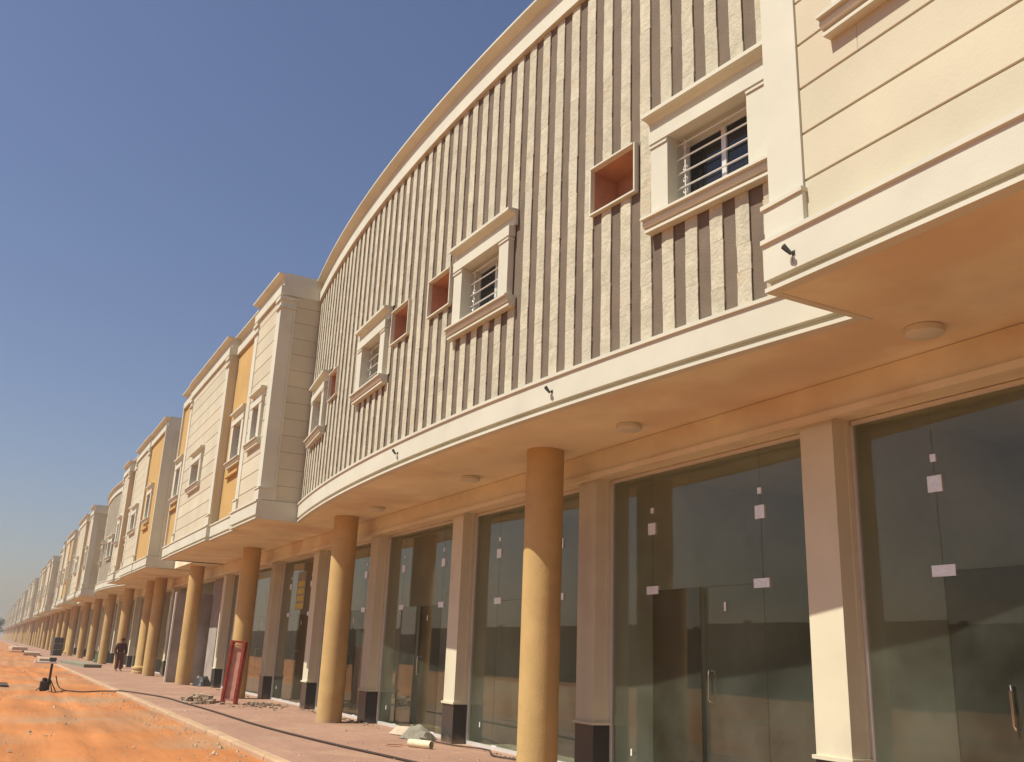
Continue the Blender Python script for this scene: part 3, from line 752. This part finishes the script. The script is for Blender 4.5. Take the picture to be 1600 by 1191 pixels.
# stones and crumbs scattered over the sand and the pavement edge
def gravel():
    rnd = random.Random(21); m = MB()
    for _ in range(2600):
        x = -3-abs(rnd.gauss(0, 1))*28; y = rnd.uniform(-6, 3.5) if rnd.random() < .7 else 3.5-abs(rnd.gauss(0, .5))
        if rnd.random() < .15: y = rnd.uniform(3.8, 7.0)
        z = .001 if y > 3.75 else (-.085 if y < 2.6 else -.06); q = rnd.uniform(.006, .026)*(1 if rnd.random() < .93 else 2.2)
        a = rnd.random()*6; c_, s_ = math.cos(a)*q, math.sin(a)*q
        p = [(x+c_, y+s_, z), (x-s_, y+c_*.8, z), (x-c_*.9, y-s_, z), (x+s_, y-c_*.7, z), (x+c_*.1, y, z+q*.9)]
        m.add(p, [(0, 1, 4), (1, 2, 4), (2, 3, 4), (3, 0, 4), (3, 2, 1, 0)])
    tag(m.build('gravel', rubble_m), kind='stuff')
gravel()

# red folding trestle standing near the third column
e = empty('steel_trestle', (-25.2, 5.62, 0), None, .95); e.rotation_euler.y = .06
for sgn in (-1, 1):
    q = .045*sgn
    for xx in (-.17, .17):
        m = MB(); m.box(xx-.032, xx+.032, q*1.2-.03, q*1.2+.03, .0, 1.52); m.build('leg', red_m, e)
    m = MB()
    for t in (.07, .95): m.tube([(-.14, q*1.2, 1.52*t), (.14, q*1.2, 1.52*t)], .018, 6)
    m.build('rungs', red_m, e)
m = MB(); m.box(-.115, .115, -.012, .012, .12, 1.40); pnl = m.build('panel', pink_m, e)
m = MB(); m.box(-.2, .2, -.05, .05, 1.5, 1.55); m.build('top_bar', red_m, e)
tag(e, 'red folding steel trestle standing on the pavement by the third column', 'trestle')

# work stand on the sand
e = empty('work_stand', (-32.1, 1.8, -.10))
m = MB(); m.box(-.28, .3, -.48, .12, .80, .85); m.box(-.28, .3, -.48, -.46, .85, .9); m.box(-.28, .3, .10, .12, .85, .9); m.build('tray', steel, e)
m = MB(); m.tube([(0, 0, .04), (0, 0, .8)], .035, 8); m.build('post', dark_metal, e)
for a, nm in ((.3, 0), (2.4, 1), (4.4, 2)):
    m = MB(); m.tube([(0, 0, .38), (.34*math.cos(a), .34*math.sin(a), 0)], .016, 6); m.build('leg', dark_metal, e)
m = MB(); m.box(-.14, .14, -.24, -.02, .02, .30); o = bevel(m.build('motor_box', dark_metal, e), .03, 2)
m = MB(); m.lathe(-.0, -.13, [(.05, .3), (.07, .31), (.07, .37), (.03, .39)], 12); m.build('motor_cap', dark_metal, o)
m = MB(); m.box(-.1, .1, -.1, .1, .852, .97); bevel(m.build('cutter', dark_metal, e), .02)
tag(e, 'metal work stand with a tray and dark motor box on the orange sand', 'work stand')
m = MB(); m.box(-36.6, -34.4, .55, .78, -.1, -.045); o = m.build('plank', bark_m); tag(o, 'dark plank lying flat on the sand at the left edge', 'plank')

# board stacks and ramp slabs far along the kerb
def stack(x, y, lx, ly, n, m_, label, cat, name):
    e = empty(name, (x, y, 0), None, random.uniform(-.08, .08))
    for k in range(n):
        w = random.uniform(.96, 1.0); MB().box(-lx/2*w, lx/2*w, -ly/2*w, ly/2*w, .001+k*.085, .082+k*.085).build('board', m_, e)
    tag(e, label, cat)
stack(-60, 4.75, 9.0, .9, 2, greenboard_m, 'long low stack of grey green boards on the pavement', 'board stack', 'board_stack')
stack(-69, 3.5, 4.0, 1.0, 2, board_m, 'pale board stack at the kerb behind the work stand', 'board stack', 'board_stack')
stack(-88, 3.3, 5, 1.2, 3, board_m, 'pale board stack at the kerb, second from the work stand', 'board stack', 'board_stack')
stack(-120, 3.0, 7, 1.5, 4, board_m, 'farthest pale board stack at the kerb near the left edge', 'board stack', 'board_stack')

# crates and a covered pallet far along the pavement
e = empty('crate_stack', (-90, 5.2, 0), None, .2)
for k in range(3):
    MB().box(-.36, .36, -.36, .36, .002+k*.5, .48+k*.5).build('crate', bark_m, e)
tag(e, 'tall stack of dark brown crates on the pavement far along the row', 'crate stack')
green_m = mat('green_tarpaulin', (.06, .10, .05), .8, .2, 6, .3, 12)
o = crumple(.9, .8, .95, 8, green_m, 'covered_pallet', (-68, 6.7, 0), .3, 'pallet under a green tarpaulin between far columns', 'pallet')

# person in maroon clothes
def person(loc, rz):
    e = empty('person', loc, None, rz)
    J = {'pel': (0, 0, .82, .13), 'wst': (0, .02, .98, .12), 'chs': (0, .06, 1.16, .15), 'nck': (0, .10, 1.31, .06), 'hd': (0, .13, 1.42, .085), 'hd2': (0, .15, 1.5, .075),
         'shl': (-.19, .06, 1.24, .065), 'ell': (-.27, .08, 1.0, .048), 'wrl': (-.22, .2, .82, .036), 'hnl': (-.2, .25, .76, .035),
         'shr': (.19, .06, 1.24, .065), 'elr': (.28, .05, 1.0, .048), 'wrr': (.26, .14, .80, .036), 'hnr': (.25, .18, .73, .035),
         'hpl': (-.1, 0, .76, .105), 'knl': (-.13, .06, .44, .068), 'anl': (-.14, -.04, .09, .045), 'tol': (-.15, .1, .04, .04),
         'hpr': (.1, 0, .76, .105), 'knr': (.13, .1, .44, .068), 'anr': (.15, .1, .09, .045), 'tor': (.16, .24, .04, .04)}
    B = [('pel', 'wst'), ('wst', 'chs'), ('chs', 'nck'), ('nck', 'hd'), ('hd', 'hd2'), ('chs', 'shl'), ('shl', 'ell'), ('ell', 'wrl'), ('wrl', 'hnl'), ('chs', 'shr'), ('shr', 'elr'), ('elr', 'wrr'), ('wrr', 'hnr'),
         ('pel', 'hpl'), ('hpl', 'knl'), ('knl', 'anl'), ('anl', 'tol'), ('pel', 'hpr'), ('hpr', 'knr'), ('knr', 'anr'), ('anr', 'tor')]
    def skin(name, keys, grow, m_, root):
        ks = [k for k in J if k in keys]; me = bpy.data.meshes.new(name)
        me.from_pydata([J[k][:3] for k in ks], [(ks.index(a), ks.index(b)) for a, b in B if a in ks and b in ks], []); me.materials.append(m_)
        o = put(name, me, e); md = o.modifiers.new('skin', 'SKIN')
        for i, k in enumerate(ks):
            v = me.skin_vertices[0].data[i]; v.radius = (J[k][3]+grow, (J[k][3]+grow)*(.8 if k in ('pel', 'wst', 'chs') else 1)); v.use_root = k == root
        md.use_smooth_shade = True; sb = o.modifiers.new('sub', 'SUBSURF'); sb.levels = 2; sb.render_levels = 2
        return o
    skin('body', list(J), 0, skin_m, 'pel')
    skin('shirt', ['pel', 'wst', 'chs', 'shl', 'ell', 'shr', 'elr', 'wrl', 'wrr', 'nck'], .022, maroon, 'pel')
    skin('trousers', ['pel', 'hpl', 'knl', 'anl', 'hpr', 'knr', 'anr'], .026, maroon2, 'pel')
    h = MB(); h.lathe(0, .135, [(.098, 1.44), (.105, 1.49), (.09, 1.555), (.05, 1.585), (.01, 1.59)], 16); h.build('head_cloth', maroon, e, True)
    for sx in (-1, 1):
        for k in range(4): pass
    tag(e, 'person in dark maroon clothes and head cloth standing between far columns', 'person')
person((-50.3, 5.72, 0), math.radians(-70))

# dark tree at the far end of the road
def tree(loc, H, label):
    rnd = random.Random(5); e = empty('tree', loc)
    m = MB(); m.tube([(0, 0, -.3), (.1, 0, H*.25), (-.05, .1, H*.5), (.05, 0, H*.75)], [.28, .2, .13, .05], 8)
    for a in range(6):
        an = a*1.05; m.tube([(0, 0, H*(.25+.06*a)), (H*.12*math.cos(an), H*.12*math.sin(an), H*(.4+.06*a)), (H*.28*math.cos(an), H*.28*math.sin(an), H*(.48+.06*a))], [.09, .06, .02], 6)
    m.build('trunk', bark_m, e)
    c = MB()
    cl_ = [(rnd.gauss(0, H*.17), rnd.gauss(0, H*.17), rnd.uniform(.3, .98)*H, rnd.uniform(.08, .14)*H) for _ in range(34)]
    for cx, cy_, cz, cr in cl_:
        for _ in range(110):
            d = Vector((rnd.gauss(0, 1), rnd.gauss(0, 1), rnd.gauss(0, .8))).normalized()*cr*rnd.random()**.4; p = Vector((cx, cy_, cz))+d
            a = Vector((rnd.gauss(0, 1), rnd.gauss(0, 1), rnd.gauss(0, 1))).normalized()*.2; b = a.orthogonal().normalized()*.1
            c.add([p-a, p+b, p+a, p-b], [(0, 1, 2, 3)])
    c.build('crown', leaf_m, e); tag(e, label, 'tree')
tree((-283, -.7, -.2), 7.0, 'dark bushy tree at the far end of the row by the left edge')

# block wall across the sand lot (seen in the glass)
m = MB(); m.box(60, -420, -26, -25.6, -.3, 3.9)
for k in range(60): m.box(60-k*8-.25, 60-k*8+.25, -25.6, -25.45, -.3, 4.05)
tag(m.build('boundary_wall', wall2_m), 'brown block boundary wall across the sand, mirrored in the shop glass', 'wall')

# ------------------------------------------------------------------ air
def haze():
    m = bpy.data.materials.new('haze'); m.use_nodes = True; t = m.node_tree
    t.nodes.remove(t.nodes['Principled BSDF'])
    v = t.nodes.new('ShaderNodeVolumePrincipled'); v.inputs['Density'].default_value = .0011; v.inputs['Color'].default_value = (.93, .9, .86, 1); v.inputs['Anisotropy'].default_value = .2
    t.links.new(v.outputs[0], t.nodes['Material Output'].inputs['Volume'])
    b = MB(); b.box(-1700, 1700, -1700, 1700, -1.6, 14); o = b.build('haze', m); o['kind'] = 'stuff'
haze()
